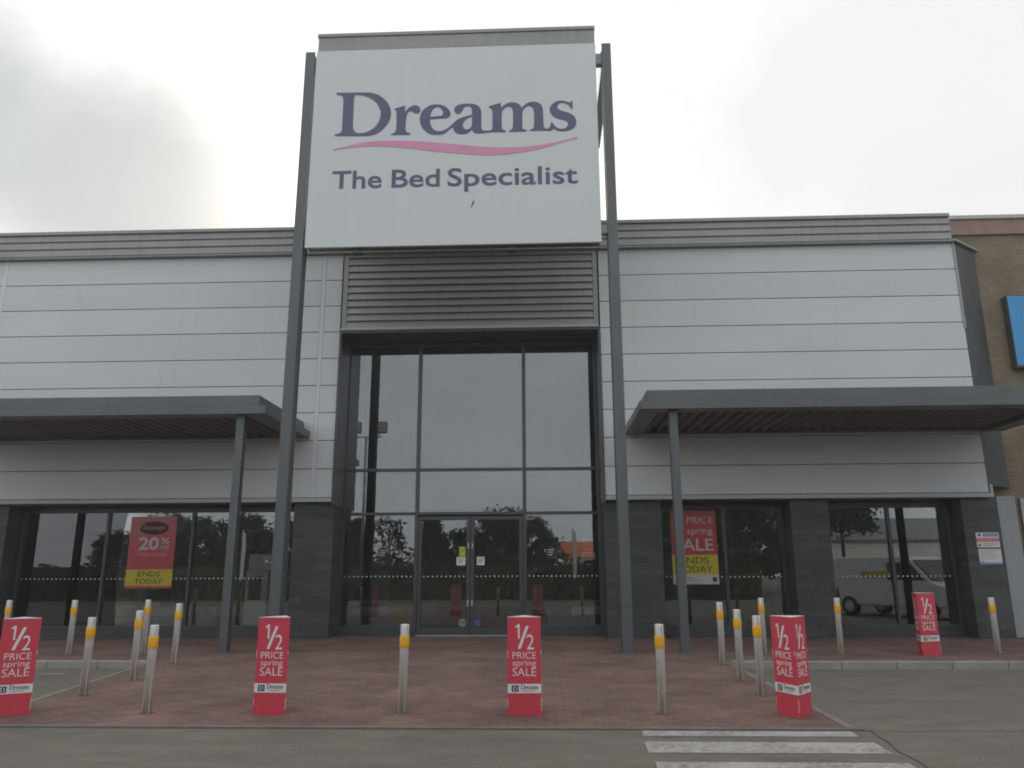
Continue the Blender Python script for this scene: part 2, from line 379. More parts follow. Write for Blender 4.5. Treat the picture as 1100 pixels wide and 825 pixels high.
GLYPH = {
'D': [[(-4.528,12.098,1),(-4.282,12.093,0),(-3.898,12.086,0),(-3.713,12.063,0),(-3.557,11.998,0),(-3.416,11.874,0),(-3.319,11.718,0),(-3.278,11.555,0),(-3.3,11.387,0),(-3.371,11.246,0),(-3.48,11.115,0),(-3.598,11.035,0),(-3.732,10.997,0),(-3.883,10.993,1),(-4.516,11.011,1),(-4.514,11.058,1),(-4.439,11.064,0),(-4.387,11.099,0),(-4.361,11.174,0),(-4.361,11.494,0),(-4.365,11.903,0),(-4.384,11.981,0),(-4.432,12.026,0),(-4.525,12.042,1)],[(-4.121,11.99,0),(-4.102,12.019,0),(-4.048,12.022,0),(-3.925,12.006,0),(-3.801,11.963,0),(-3.675,11.874,0),(-3.579,11.76,0),(-3.516,11.605,0),(-3.511,11.486,0),(-3.548,11.335,0),(-3.634,11.203,0),(-3.752,11.114,0),(-3.871,11.073,0),(-3.977,11.067,0),(-4.061,11.098,0),(-4.105,11.166,0),(-4.121,11.251,0),(-4.124,11.589,0),(-4.124,11.896,0)]] ,
'r': [[(-3.203,11.655,1),(-2.97,11.727,1),(-2.958,11.562,1),(-2.899,11.645,0),(-2.825,11.703,0),(-2.734,11.725,0),(-2.658,11.689,0),(-2.623,11.62,0),(-2.639,11.544,0),(-2.706,11.516,0),(-2.768,11.54,0),(-2.814,11.575,0),(-2.86,11.582,0),(-2.904,11.535,0),(-2.929,11.452,0),(-2.941,11.351,0),(-2.941,11.149,0),(-2.913,11.065,0),(-2.83,11.033,1),(-2.829,10.996,1),(-3.258,11.0,1),(-3.256,11.033,1),(-3.192,11.053,0),(-3.156,11.122,0),(-3.148,11.256,0),(-3.155,11.56,0),(-3.171,11.603,0),(-3.199,11.629,1)]] ,
'e': [[(-2.272,11.733,0),(-2.128,11.707,0),(-2.021,11.636,0),(-1.951,11.524,0),(-1.957,11.44,0),(-2.009,11.391,0),(-2.077,11.381,1),(-2.401,11.365,1),(-2.391,11.251,0),(-2.343,11.149,0),(-2.267,11.08,0),(-2.177,11.066,0),(-2.072,11.091,0),(-1.983,11.155,0),(-1.89,11.244,1),(-1.889,11.166,1),(-1.96,11.101,0),(-2.034,11.031,0),(-2.123,10.987,0),(-2.25,10.976,0),(-2.385,11.0,0),(-2.507,11.087,0),(-2.593,11.206,0),(-2.627,11.358,0),(-2.608,11.51,0),(-2.535,11.626,0),(-2.415,11.707,0)],[(-2.394,11.427,1),(-2.381,11.52,0),(-2.338,11.611,0),(-2.263,11.665,0),(-2.187,11.646,0),(-2.133,11.58,0),(-2.112,11.512,0),(-2.131,11.458,1),(-2.168,11.443,1)]] ,
'a': [[(-1.862,11.572,0),(-1.848,11.647,0),(-1.773,11.704,0),(-1.667,11.727,0),(-1.531,11.731,0),(-1.426,11.714,0),(-1.335,11.666,0),(-1.282,11.588,0),(-1.263,11.486,0),(-1.261,11.134,0),(-1.241,11.075,0),(-1.181,11.048,0),(-1.092,11.049,0),(-1.025,11.074,1),(-1.025,11.009,1),(-1.136,11.001,0),(-1.226,10.987,0),(-1.315,10.981,0),(-1.405,11.002,0),(-1.45,11.048,0),(-1.473,11.082,1),(-1.525,11.025,0),(-1.599,10.986,0),(-1.704,10.977,0),(-1.794,11.0,0),(-1.862,11.068,0),(-1.886,11.136,0),(-1.892,11.162,1),(-1.893,11.243,1),(-1.828,11.31,0),(-1.739,11.369,0),(-1.619,11.413,0),(-1.529,11.435,0),(-1.473,11.455,1),(-1.47,11.543,0),(-1.493,11.628,0),(-1.569,11.668,0),(-1.644,11.633,0),(-1.688,11.55,0),(-1.733,11.492,0),(-1.793,11.48,0),(-1.846,11.521,0)],[(-1.471,11.4,1),(-1.528,11.381,0),(-1.61,11.328,0),(-1.659,11.254,0),(-1.669,11.179,0),(-1.638,11.112,0),(-1.57,11.09,0),(-1.511,11.116,0),(-1.474,11.174,0),(-1.467,11.274,0)]] ,
'm': [[(-1.098,11.65,1),(-0.83,11.73,1),(-0.827,11.591,1),(-0.752,11.673,0),(-0.662,11.721,0),(-0.556,11.732,0),(-0.451,11.698,0),(-0.392,11.645,0),(-0.362,11.585,1),(-0.286,11.676,0),(-0.196,11.724,0),(-0.091,11.734,0),(0.014,11.7,0),(0.08,11.622,0),(0.101,11.512,0),(0.109,11.227,0),(0.114,11.127,0),(0.14,11.068,0),(0.171,11.056,1),(0.17,11.009,1),(-0.195,11.017,1),(-0.19,11.045,1),(-0.128,11.068,0),(-0.1,11.15,0),(-0.094,11.434,0),(-0.115,11.553,0),(-0.152,11.613,0),(-0.212,11.631,0),(-0.279,11.6,0),(-0.332,11.534,0),(-0.353,11.442,0),(-0.357,11.174,0),(-0.343,11.074,0),(-0.262,11.039,1),(-0.262,11.005,1),(-0.649,11.003,1),(-0.644,11.036,1),(-0.589,11.065,0),(-0.562,11.147,0),(-0.558,11.431,0),(-0.565,11.533,0),(-0.594,11.601,0),(-0.647,11.628,0),(-0.715,11.613,0),(-0.775,11.556,0),(-0.805,11.472,0),(-0.812,11.188,0),(-0.798,11.079,0),(-0.726,11.039,1),(-0.726,10.999,1),(-1.024,11.007,1),(-1.024,11.074,1),(-1.016,11.144,0),(-1.016,11.496,0),(-1.038,11.581,0),(-1.09,11.613,1)]] ,
's': [[(0.171,11.056,1),(0.229,11.074,0),(0.262,11.131,0),(0.283,11.234,1),(0.334,11.154,0),(0.407,11.077,0),(0.51,11.046,0),(0.6,11.072,0),(0.645,11.145,0),(0.632,11.212,0),(0.559,11.256,0),(0.44,11.293,0),(0.337,11.354,0),(0.264,11.457,0),(0.254,11.558,0),(0.305,11.658,0),(0.403,11.726,0),(0.523,11.744,0),(0.627,11.715,0),(0.699,11.688,1),(0.735,11.726,1),(0.759,11.72,1),(0.758,11.526,1),(0.731,11.527,1),(0.685,11.604,0),(0.611,11.665,0),(0.522,11.685,0),(0.447,11.653,0),(0.423,11.578,0),(0.459,11.518,0),(0.563,11.473,0),(0.681,11.428,0),(0.776,11.358,0),(0.829,11.24,0),(0.815,11.123,0),(0.747,11.042,0),(0.642,10.996,0),(0.509,10.986,0),(0.391,11.011,0),(0.329,11.055,1),(0.287,11.014,0),(0.235,11.004,1),(0.17,11.006,1)]] ,
'swoosh': [[(-4.533,10.683,1),(-4.226,10.762,0),(-3.912,10.831,0),(-3.597,10.86,0),(-3.229,10.864,0),(-2.86,10.845,0),(-2.466,10.814,0),(-2.073,10.765,0),(-1.811,10.732,0),(-1.29,10.665,0),(-0.822,10.629,0),(-0.382,10.631,0),(0.007,10.664,0),(0.395,10.733,0),(0.655,10.798,0),(0.836,10.845,1),(0.841,10.804,1),(0.524,10.721,0),(0.213,10.624,0),(-0.15,10.539,0),(-0.512,10.48,0),(-0.9,10.451,0),(-1.211,10.456,0),(-1.548,10.486,0),(-1.808,10.516,0),(-2.2,10.561,0),(-2.593,10.624,0),(-2.987,10.684,0),(-3.382,10.724,0),(-3.698,10.738,0),(-4.04,10.727,0),(-4.302,10.697,0),(-4.522,10.66,1)]] ,
}

# ------------------------------------------------------------------ ground
ZF = .12                                   # footway level above the asphalt
YK = 13.98                                 # kerb line
def struct(name, mb, m): return mb.build(name, m, None, 'structure')
g = MB(); g.quad((-150,-150,0), (150,-150,0), (150,150,0), (-150,150,0)); struct('ground', g, M['asphalt'])
g = MB()
g.box(-60, 60, YK+.13, 19.28, -.05, ZF)
struct('pavement', g, M['paving'])
# dropped crossing in front of the doors, sloping down to the road
def rz(y): return .006 + (ZF-.006)*(y-8.95)/(YK+.13-8.95)
def sloped(mb, xa0, xb0, xa1, xb1, y0, y1, lift=0, deep=.2):
    """strip from (xa0..xb0, y0) to (xa1..xb1, y1) following the slope"""
    z0, z1 = rz(y0)+lift, rz(y1)+lift
    P = [(xa0,y0,z0), (xb0,y0,z0), (xb1,y1,z1), (xa1,y1,z1)]
    t = [mb.bm.verts.new(p) for p in P]; b = [mb.bm.verts.new((x, y, -deep)) for x, y, z in P]
    mb.bm.faces.new(t); mb.bm.faces.new(b[::-1])
    for i in range(4): mb.bm.faces.new((t[i], b[i], b[(i+1) % 4], t[(i+1) % 4]))
g = MB(); sloped(g, -6.45, 3.18, -6.78, 3.02, 8.95, YK+.127)
struct('sloped_paving', g, M['paving'])
g = MB()
sloped(g, 3.183, 3.28, 3.023, 3.11, 8.95, YK-.003, .004)
sloped(g, -6.55, -6.453, -6.87, -6.783, 8.95, YK-.003, .004)
struct('paving_edging', g, M['edging'])
g = MB(); g.box(-6.6, 3.33, 8.84, 8.947, -.1, .012); struct('flush_edging', g, M['dull'])
g = MB()
g.box(-6.75, 3.4, 8.805, 8.838, -.05, .004)
# cracked joints in the asphalt
def seam(mb, pts, w=.03, z=.004):
    for (x0, y0), (x1, y1) in zip(pts, pts[1:]):
        d = Vector((y0-y1, x1-x0, 0)).normalized()*w/2
        mb.quad((x0-d.x, y0-d.y, z), (x1-d.x, y1-d.y, z), (x1+d.x, y1+d.y, z), (x0+d.x, y0+d.y, z))
def wob(a, b, n, s):
    return [(a[0]+(b[0]-a[0])*i/n+random.uniform(-s, s), a[1]+(b[1]-a[1])*i/n+random.uniform(-s, s)) for i in range(n+1)]
seam(g, wob((3.44,8.82), (12,8.95), 30, .02), .012)
seam(g, wob((3.36,8.79), (3.05,5.5), 14, .03), .018)
seam(g, wob((-6.8,8.83), (-16,8.75), 30, .02), .012)
struct('tar_seam', g, M['seam'])
# kerbs: stones about 0.9 m long
for xa, xb in ((-40, -6.92), (3.16, 9.52), (10.3, 40)):
    g = MB(); x = xa
    if xb == -6.92:
        x = xb
        while x > xa: g.box(x-.906, x, YK, YK+.126, -.1, ZF+.004, .012); x -= .915
    else:
        while x < xb-.05: e = min(x+.906, xb); g.box(x, e, YK, YK+.126, -.1, ZF+.004, .012); x += .915
    struct('kerb', g, M['kerb'])
# crossing: painted bars
g = MB()
for y0, y1, xa, xb in ((8.52,8.78,.98,3.14), (7.78,8.25,.94,3.16), (6.95,7.43,.93,3.12), (6.1,6.6,.93,3.12), (5.3,5.8,.93,3.12)):
    g.quad((xa, y0, .004), (xb+.0, y0, .004), (xb+.02, y1, .004), (xa+.02, y1, .004))
struct('crossing_stripes', g, M['paint'])
g = MB(); 
for x0, x1 in ((-10.6, -8.0),):
    g.quad((x0, 13.25, .004), (x1, 13.20, .004), (x1, 13.28, .004), (x0, 13.33, .004))
struct('bay_marking', g, M['paint'])

d = thing('kerb_drain', 'rusty iron gully cover set into the kerb at the far right of the bay', 'drain', (9.9, YK, 0))
g = MB(); g.box(9.53, 10.29, YK-.005, YK+.126, -.1, ZF+.006, .01); g.build('cover', M['rust'], d)
g = MB()
for i in range(8): g.box(9.58+i*.085, 9.62+i*.085, YK-.011, YK-.0052, .02, .10)
g.build('grate', M['joint'], d)

# ------------------------------------------------------------------ the store
CX = -1.8
B = thing('store_building', 'silver panelled retail store with slate piers and a tall glazed entrance', 'building', (CX, 18.4, 0))
XL, XR, YC = -16.3, 10.25, 18.30           # cladding plane
OL, OR = -5.0, 1.42                        # entrance opening
PZ0, PH = 3.335, .6865
def cladding(x0, x1, strips):
    g = MB(); xs = [x0] + [v for s in strips for v in (s-.05, s+.05)] + [x1]
    for a, b in zip(xs[0::2], xs[1::2]):
        for k in range(9):
            if b-a > .05: g.box(a+.004, b-.004, YC, YC+.06, PZ0+k*PH+.009, PZ0+(k+1)*PH-.009, .006)
    o = g.build('cladding', M['clad'], B)
    g = MB(); g.box(x0+.01, x1-.01, YC+.045, YC+.25, PZ0-.003, PZ0+9*PH+.02); g.build('joint_backing', M['joint'], o)
    if strips:
        for s in strips: g = MB(); g.box(s-.05, s+.05, YC-.002, YC+.05, PZ0+.002, PZ0+9*PH-.002, .004); g.build('cover_strip', M['cladstrip'], o)
cladding(XL, OL-.032, (-13.88, -5.51)); cladding(OR+.032, XR, (1.93,))
for a, b in ((XL, OL-.033), (OR+.033, XR+.02)):
    g = MB(); g.box(a, b, YC-.045, YC+.12, 3.232, 3.325, .006); g.build('drip_trim', M['drip'], B)
g = MB(); g.box(XR+.022, XR+.09, YC-.02, YC+.06, 3.235, 3.52, .005); g.build('end_stop', M['drip'], B)
# recess ceiling under the cladding
for a, b in ((XL, OL-.033), (OR+.033, XR-.003)):
    g = MB(); g.box(a, b, YC+.122, 19.04, 3.205, 3.33); g.build('recess_soffit', M['greyd'], B)
# parapet: ribbed sheet with coping
g = MB(); y = 18.18; z0 = 9.525
prof = [(y+.35, z0), (y+.03, z0)]
for k in range(3):
    a = z0+.02+k*.205
    prof += [(y+.03, a+.012), (y-.015, a+.03), (y+.005, a+.185), (y+.03, a+.19)]
prof += [(y+.03, 10.16), (y-.05, 10.165), (y-.05, 10.245), (y+.35, 10.27)]
for a, b in ((XL, XR-.07),): g.prism(prof, 'x', a, b)
g.build('parapet', M['parapet'], B)
# bottom flashing that closes the cladding to the right and the splayed return
g = MB(); g.box(XL, XR+.03, 18.16, 18.297, 9.515, 9.548, .004); g.build('flashing', M['parapet'], B)
cr = None
g = MB(); g.prism([(XR+.004, YC), (11.12, 18.97), (11.12, 19.2), (XR-.2, 19.2), (XR-.2, YC+.3), (XR+.004, YC+.3)], 'z', 3.50, 9.50)
cr = g.build('corner_return', M['greyd'], B)
g = MB(); g.prism([(XR-.02, YC-.06), (XR+.06, YC-.06), (11.22, 18.95), (11.22, 19.2), (XR-.2, 19.2), (XR-.2, YC+.3)], 'z', 9.549, 9.60); g.build('return_cap', M['parapet'], cr)
g = MB(); g.box(XR-.028, XR+.03, YC-.022, YC-.003, 7.3, 9.51, .003); g.build('corner_trim', M['parapet'], cr)
# slate piers
YS = 18.45
for a, b, y1 in ((-16.3, -12.97, 19.3), (-5.96, OL, 19.9), (OR, 2.74, 19.9), (5.74, 6.62, 19.3), (9.65, 10.46, 19.3)):
    g = MB(); g.box(a, b, YS, y1, ZF-.02, 3.2, .004); g.build('slate_pier', M['slate'], B)
g = MB(); g.box(XL, XL+.3, 19.31, 45, 0, 9.9); g.build('outer_wall', M['roofgrey'], B)
g = MB(); g.box(9.9, 10.2, 19.31, 45, 0, 9.9); g.build('outer_wall', M['roofgrey'], B)
g = MB(); g.box(XL+.31, 9.89, 44.7, 45, 0, 9.9); g.build('outer_wall', M['roofgrey'], B)
g = MB(); g.box(XL+.31, 10.19, 18.56, 44.69, 9.55, 9.7); g.build('roof', M['roofgrey'], B)
# dark metal lining of the tall entrance opening
g = MB()
g.box(OL-.03, OL+.025, YC-.03, 19.24, 3.16, 7.40, .004); g.box(OR-.025, OR+.03, YC-.03, 19.24, 3.16, 7.40, .004)
g.box(OL-.03, OR+.03, YC-.03, 19.24, 7.402, 7.47, .004)
g.build('entrance_lining', M['greyd'], B)
g = MB(); g.box(OL+.0, OR-.0, YC-.06, YC+.04, 7.472, 7.535, .004); g.build('louvre_sill', M['drip'], B)
lf = MB()
lf.box(OL+.003, OL+.12, YC-.02, YC+.3, 7.54, 9.51, .004); lf.box(OR-.12, OR-.003, YC-.02, YC+.3, 7.54, 9.51, .004); lf.box(OL+.121, OR-.121, YC-.02, YC+.3, 9.42, 9.51, .004)
lf = lf.build('louvre_frame', M['louvre'], B)
g = MB()
for k in range(10):
    z = 7.545+k*.187
    g.prism([(YC-.018, z), (YC-.018, z+.022), (YC+.022, z+.172), (YC+.04, z+.176), (YC+.036, z+.16), (YC+.004, z)], 'x', OL+.123, OR-.123)
g.build('louvre_blades', M['louvre'], lf)
g = MB(); g.box(OL+.003, OR-.003, YC+.301, YC+.34, 7.475, 9.54); g.build('louvre_backing', M['joint'], lf)

# glazing -----------------------------------------------------------
def pane(par, x0, x1, z0, z1, y):
    g = MB(); g.box(x0, x1, y, y+.012, z0, z1); return g.build('pane', M['glass'], par)
def dots(par, x0, x1, z, y, step=.108):
    g = MB(); n = int((x1-x0-.06)/step)
    for i in range(n+1):
        x = (x0+x1)/2-(n*step)/2+i*step
        g.prism([(x+.018*math.cos(t), z+.018*math.sin(t)) for t in [2*math.pi*k/10 for k in range(10)]], 'y', y-.0035, y-.002)
    return g.build('dot_row', M['white'], par)
YG = 19.30
f = MB()
f.box(OL+.0, OL+.05, 19.25, 19.40, ZF, 7.40); f.box(OR-.10, OR-.0, 19.25, 19.40, ZF, 7.40)
mulls = (-3.14, -.47)
zt = (3.01, 4.10)
f.box(OL+.052, OR-.102, 19.246, 19.40, 7.30, 7.399, .004)
for x in mulls: f.box(x-.045, x+.045, 19.238, 19.40, ZF, 7.298, .005)
segs = ((OL+.052, mulls[0]-.046), (mulls[0]+.046, mulls[1]-.046), (mulls[1]+.046, OR-.102))
for a, b in segs:
    for z in zt: f.box(a, b, 19.246, 19.40, z-.035, z+.035, .004)
for a, b in (segs[0], segs[2]): f.box(a, b, 19.243, 19.40, ZF, .36, .005)
cw = f.build('curtain_wall', M['frame'], B)
for i, (a, b) in enumerate(segs):
    pane(cw, a-.01, b+.01, 4.13, 7.31, YG); pane(cw, a-.01, b+.01, 3.04, 4.07, YG+.003)
    if i != 1:
        pane(cw, a-.01, b+.01, .35, 2.98, YG); dots(cw, a, b, 1.50, YG)
def door(x0, x1, side):
    f = MB(); yb = (19.255, 19.32)
    f.box(x0, x0+.09, *yb, ZF+.02, 2.94, .004); f.box(x1-.09, x1, *yb, ZF+.02, 2.94, .004)
    f.box(x0+.091, x1-.091, *yb, 2.85, 2.94, .004); f.box(x0+.091, x1-.091, *yb, ZF+.02, .30, .004)
    dr = f.build('entrance_door', M['frame'], B)
    pane(dr, x0+.08, x1-.08, .29, 2.86, 19.285); dots(dr, x0+.1, x1-.1, 1.50, 19.285)
    xs = x1-.045 if side > 0 else x0+.045
    g = MB(); g.box(xs-.02, xs+.02, 19.235, 19.254, .80, .95, .004); g.build('lock_plate', M['drip'], dr)
    g = MB(); g.box(xs-.02, xs+.02, 19.235, 19.254, 2.16, 2.29, .004); g.build('lock_plate', M['drip'], dr)
door(mulls[0]+.05, -1.806, 1); door(-1.796, mulls[1]-.05, -1)
g = MB(); g.box(mulls[0]+.047, mulls[1]-.047, 19.2, 19.4, ZF-.01, ZF+.018); g.build('threshold', M['drip'], B)

def shopwin(x0, x1, mull):
    y0, y1 = 18.99, 19.12
    f = MB()
    f.box(x0, x0+.09, y0, y1, ZF, 3.2, .004); f.box(x1-.09, x1, y0, y1, ZF, 3.2, .004)
    f.box(x0+.091, x1-.091, y0, y1, 3.06, 3.2, .004); f.box(x0+.091, x1-.091, y0, y1, ZF, .38, .004)
    f.box(x0+.091, x1-.091, y0-.06, y0-.002, ZF, .20, .004)
    for m_ in mull: f.box(m_-.035, m_+.035, y0-.005, y1, .381, 3.059, .004)
    w = f.build('shop_window', M['frame'], B)
    xs = [x0+.09] + [v for m_ in mull for v in (m_-.035, m_+.035)] + [x1-.09]
    for a, b in zip(xs[0::2], xs[1::2]):
        pane(w, a-.01, b+.01, .37, 3.07, 19.05); dots(w, a, b, 1.47, 19.05)
shopwin(-12.965, -5.965, (-10.78, -8.64)); shopwin(2.745, 5.735, (4.31,)); shopwin(6.625, 9.645, (8.20,))

# inside
g = MB(); g.box(XL+.31, 9.89, 19.42, 34, .0, ZF+.003); g.build('shop_floor', M['carpet'], B)
g = MB(); g.box(XL+.32, 9.88, 34.01, 34.2, ZF, 9.5)
g.box(XL+.32, OL-.3, 27.3, 27.45, ZF+.01, 3.6); g.box(OR+.3, 9.88, 27.3, 27.45, ZF+.01, 3.6)
g.build('shop_wall', M['plainwall'], B)
g = MB(); g.box(XL+.32, OL-.01, 19.32, 34, 3.62, 3.8); g.box(OR+.01, 9.88, 19.32, 34, 3.62, 3.8); g.box(OL-.009, OR+.009, 26, 34, 3.62, 3.8)
g.build('shop_ceiling', M['plainwall'], B)
g = MB(); g.box(XL+.32, OL-.02, 19.14, 19.25, 3.21, 9.5); g.box(OR+.02, 9.88, 19.14, 19.25, 3.21, 9.5); g.box(OL-.01, OR+.01, 19.41, 19.5, 7.42, 9.5)
g.build('inner_lining', M['plainwall'], B)

# ------------------------------------------------------------------ canopies
def canopy(name, x0, x1, label, posts):
    c = thing(name, label, 'canopy', ((x0+x1)/2, 16.8, 4.76)); ya, yb = 15.2, 18.27
    g = MB(); g.box(x0+.15, x1-.15, ya+.02, yb-.02, 4.932, 5.15, .008)
    g.build('roof_deck', M['grey'], c)
    # perimeter frame
    g = MB(); w = .42
    g.box(x0, x1, ya, ya+w, 4.76, 4.93, .006); g.box(x0, x1, yb-.18, yb, 4.76, 4.93, .006)
    g.box(x0, x0+w, ya+w+.001, yb-.181, 4.76, 4.93, .006); g.box(x1-w, x1, ya+w+.001, yb-.181, 4.76, 4.93, .006)
    g.build('edge_frame', M['grey'], c)
    g = MB(); x = x0+w+.05
    while x < x1-w-.1:
        g.prism([(x, 4.915), (x+.02, 4.81), (x+.085, 4.81), (x+.105, 4.915)], 'y', ya+w+.003, yb-.183); x += .245
    g.box(x0+w+.002, x1-w-.002, ya+w+.002, yb-.182, 4.916, 4.931)
    g.build('ribbed_soffit', M['soffit'], c)
    for px in posts:
        g = MB(); py = 15.46; h = .082
        g.box(px-h, px+h, py-.085, py-.067, ZF, 4.758, .003); g.box(px-h, px+h, py+.067, py+.085, ZF, 4.758, .003)
        g.box(px-.012, px+.012, py-.066, py+.066, ZF, 4.758)
        p = g.build('post', M['grey'], c)
        g = MB(); g.box(px-.13, px+.13, py-.13, py+.13, ZF+.001, ZF+.014, .003); g.build('base_plate', M['grey'], p)
canopy('canopy', -14.25, -5.63, 'flat grey canopy left of the entrance with a ribbed underside', (-6.2, -13.68))
canopy('canopy', 1.95, 10.75, 'flat grey canopy right of the entrance reaching past the store corner', (2.63, 10.1))

# ------------------------------------------------------------------ sign tower
SG = thing('shop_sign', 'tall white sign with navy store name and pink swoosh between two grey posts', 'sign', (-1.87, 15.4, ZF))
SX0, SX1, SZ0, SZ1 = -5.04, 1.30, 8.36, 13.19
g = MB(); g.box(SX0, SX1, 15.20, 15.27, SZ0, SZ1, .012); g.build('sign_panel', M['sign'], SG)
g = MB(); g.box(SX0+.03, SX1-.03, 15.271, 15.50, SZ0+.03, SZ1-.02, .01)
g.build('sign_casing', M['greyd'], SG)
for x in (-3.95, -.6): g = MB(); g.box(x-.09, x+.09, 15.30, 15.46, SZ0-.10, SZ0+.028, .01); g.build('floodlight', M['greyd'], SG)
g = MB(); g.box(SX0+.02, SX1-.01, 15.22, 15.72, 13.205, 13.55, .008); g.box(SX0+.0, SX1+.0, 15.19, 15.75, 13.552, 13.64, .01); g.box(SX0+.05, SX1-.05, 15.23, 15.6, 13.16, 13.2045)
g.build('top_capping', M['parapet'], SG)
for x0, x1 in ((-5.30, -5.085), (1.44, 1.645)):
    g = MB()
    g.box(x0, x1, 15.22, 15.25, ZF, 13.19, .004); g.box(x0, x1, 15.50, 15.53, ZF, 13.19, .004); 
    g.box(x0+.03, x1-.03, 15.251, 15.499, ZF, 13.19)
    p = g.build('post', M['grey'], SG)
    if x0 > 0:
        g = MB(); g.box(x0-.012, x1+.012, 15.21, 15.54, .98, 1.01, .003); g.build('joint_band', M['grey'], p)
    g = MB(); g.box(x0-.07, x1+.07, 15.15, 15.60, ZF+.001, ZF+.016, .003); g.build('base_plate', M['grey'], p)
    m_ = (x0+x1)/2
    g = MB(); g.box(m_-.10, m_+.10, 15.535, 18.9, 12.72, 12.92, .005); g.build('tie_beam', M['parapet'], p)
    g = MB(); g.box(m_-.07, m_+.07, 18.9, 19.05, 9.7, 12.92, .005); g.build('rear_post', M['parapet'], p)
for a, b in ((-5.084, SX0+.02), (SX1-.02, 1.439)):
    for z0, z1 in ((12.72, 12.98), (8.6, 8.8)): g = MB(); g.box(a, b, 15.29, 15.45, z0, z1, .004); g.build('cross_bracket', M['parapet'], SG)
g = MB()
for i, k in enumerate('Dreams'):
    me = outline_mesh(GLYPH[k], .004 + .0004*(i % 2)); g.mesh(me, Matrix.Translation((0, 15.1955, 0))); bpy.data.meshes.remove(me)
g.build('lettering', M['navy'], SG)
g = MB(); me = outline_mesh(GLYPH['swoosh'], .004); g.mesh(me, Matrix.Translation((0, 15.1955, 0))); g.build('swoosh', M['pink'], SG)
for s, x0, x1 in (('The', -4.52, -3.43), ('Bed', -3.21, -2.16), ('Specialist', -1.99, .83)):
    g = MB(); me, w = text(s, .41, x1-x0, .012, .004); g.mesh(me, Matrix.Translation((x0, 15.1955, 9.735))); g.build('tagline_word', M['navy'], SG)
g = MB(); g.prism([(-1.475, 9.22), (-1.455, 9.225), (-1.40, 9.36), (-1.43, 9.37), (-1.445, 9.33), (-1.46, 9.27)], 'y', 15.195, 15.199); g.build('scratch_mark', M['ink'], SG)

# ------------------------------------------------------------------ posters, notices, stickers
YP = 19.038
po = thing('window_poster', 'red poster offering 20% off above a yellow ends today strip in left window', 'poster', (-9.64, YP, 1.25))
def panel(par, name, x0, x1, z0, z1, y, m, th=.004):
    g = MB(); g.box(x0, x1, y, y+th, z0, z1); return g.build(name, m, par)
panel(po, 'red_sheet', -10.22, -9.06, 1.695, 2.96, YP, M['posterred']); panel(po, 'yellow_strip', -10.22, -9.06, 1.30, 1.692, YP, M['yellow']); panel(po, 'red_edge', -10.22, -9.06, 1.245, 1.297, YP, M['posterred'])
g = MB(); g.prism([(-9.62+.36*math.cos(t), 2.68+.165*math.sin(t)) for t in [2*math.pi*k/32 for k in range(32)]], 'y', YP-.002, YP-.0005); g.build('oval_badge', M['ink'], po)
g = MB()
centred(g, '20', -9.72, YP-.002, 2.17, .28, .50, .03); centred(g, '%', -9.31, YP-.002, 2.31, .14, .21, .012); centred(g, 'OFF', -9.31, YP-.002, 2.17, .085, .21, .008)
g.build('offer_text', M['faded'], po)
g = MB(); centred(g, 'Mattresses', -9.62, YP-.002, 2.01, .10, .74); centred(g, 'Silentnight', -9.62, YP-.004, 2.65, .10, .58); g.build('small_text', M['pinkish'], po)
g = MB(); centred(g, 'ENDS', -9.64, YP-.002, 1.525, .125, .55); centred(g, 'TODAY', -9.64, YP-.002, 1.345, .125, .70); g.build('ends_text', M['ink'], po)

po = thing('window_poster', 'red half price spring sale poster above a yellow strip, behind the right canopy post', 'poster', (3.6, YP, 1.3))
panel(po, 'red_sheet', 3.05, 4.13, 1.985, 3.03, YP, M['posterred']); panel(po, 'yellow_strip', 3.05, 4.13, 1.535, 1.982, YP, M['yellow']); panel(po, 'white_strip', 3.05, 4.13, 1.30, 1.532, YP, M['faded'])
g = MB(); centred(g, '1/2', 3.24, YP-.002, 2.72, .15, .26); centred(g, 'PRICE', 3.75, YP-.002, 2.72, .15, .62); centred(g, 'spring', 3.74, YP-.002, 2.47, .15, .60); centred(g, 'SALE', 3.58, YP-.002, 2.08, .27, .92, .01)
g.build('offer_text', M['faded'], po)
g = MB(); centred(g, 'ENDS', 3.58, YP-.002, 1.78, .15, .66); centred(g, 'TODAY', 3.58, YP-.002, 1.575, .15, .82); g.build('ends_text', M['ink'], po)
g = MB()
g.prism([(4.03+.055*math.cos(t), 1.41+.06*math.sin(t)) for t in [2*math.pi*k/20 for k in range(20)]], 'y', YP-.002, YP-.0005); g.box(3.15, 3.5, YP-.002, YP-.0005, 1.44, 1.455); g.box(3.15, 3.7, YP-.002, YP-.0005, 1.39, 1.40)
g.build('logo_mark', M['ink'], po)

yn = YS-.006
no = thing('parking_notice', 'white, blue and red notice boards one above the other on the right slate pier', 'notice', (10.14, yn, 1.72))
panel(no, 'upper_board', 9.89, 10.40, 2.105, 2.44, yn, M['white'], .006); panel(no, 'lower_board', 9.90, 10.40, 1.73, 2.07, yn, M['white'], .006)
panel(no, 'blue_band', 10.04, 10.385, 2.345, 2.425, yn-.002, M['bluelabel'], .0015); panel(no, 'blue_band', 9.90, 10.40, 1.732, 1.77, yn-.002, M['bluelabel'], .0015)
panel(no, 'red_band', 9.89, 10.40, 2.23, 2.315, yn-.002, M['pinkish'], .0015)
g = MB()
g.prism([(9.925, 2.13), (9.925, 2.20), (9.985, 2.155), (9.95, 2.13)], 'y', yn-.002, yn-.0005); g.prism([(9.965+.03*math.cos(t), 2.385+.035*math.sin(t)) for t in [2*math.pi*k/8 for k in range(8)]], 'y', yn-.002, yn-.0005)
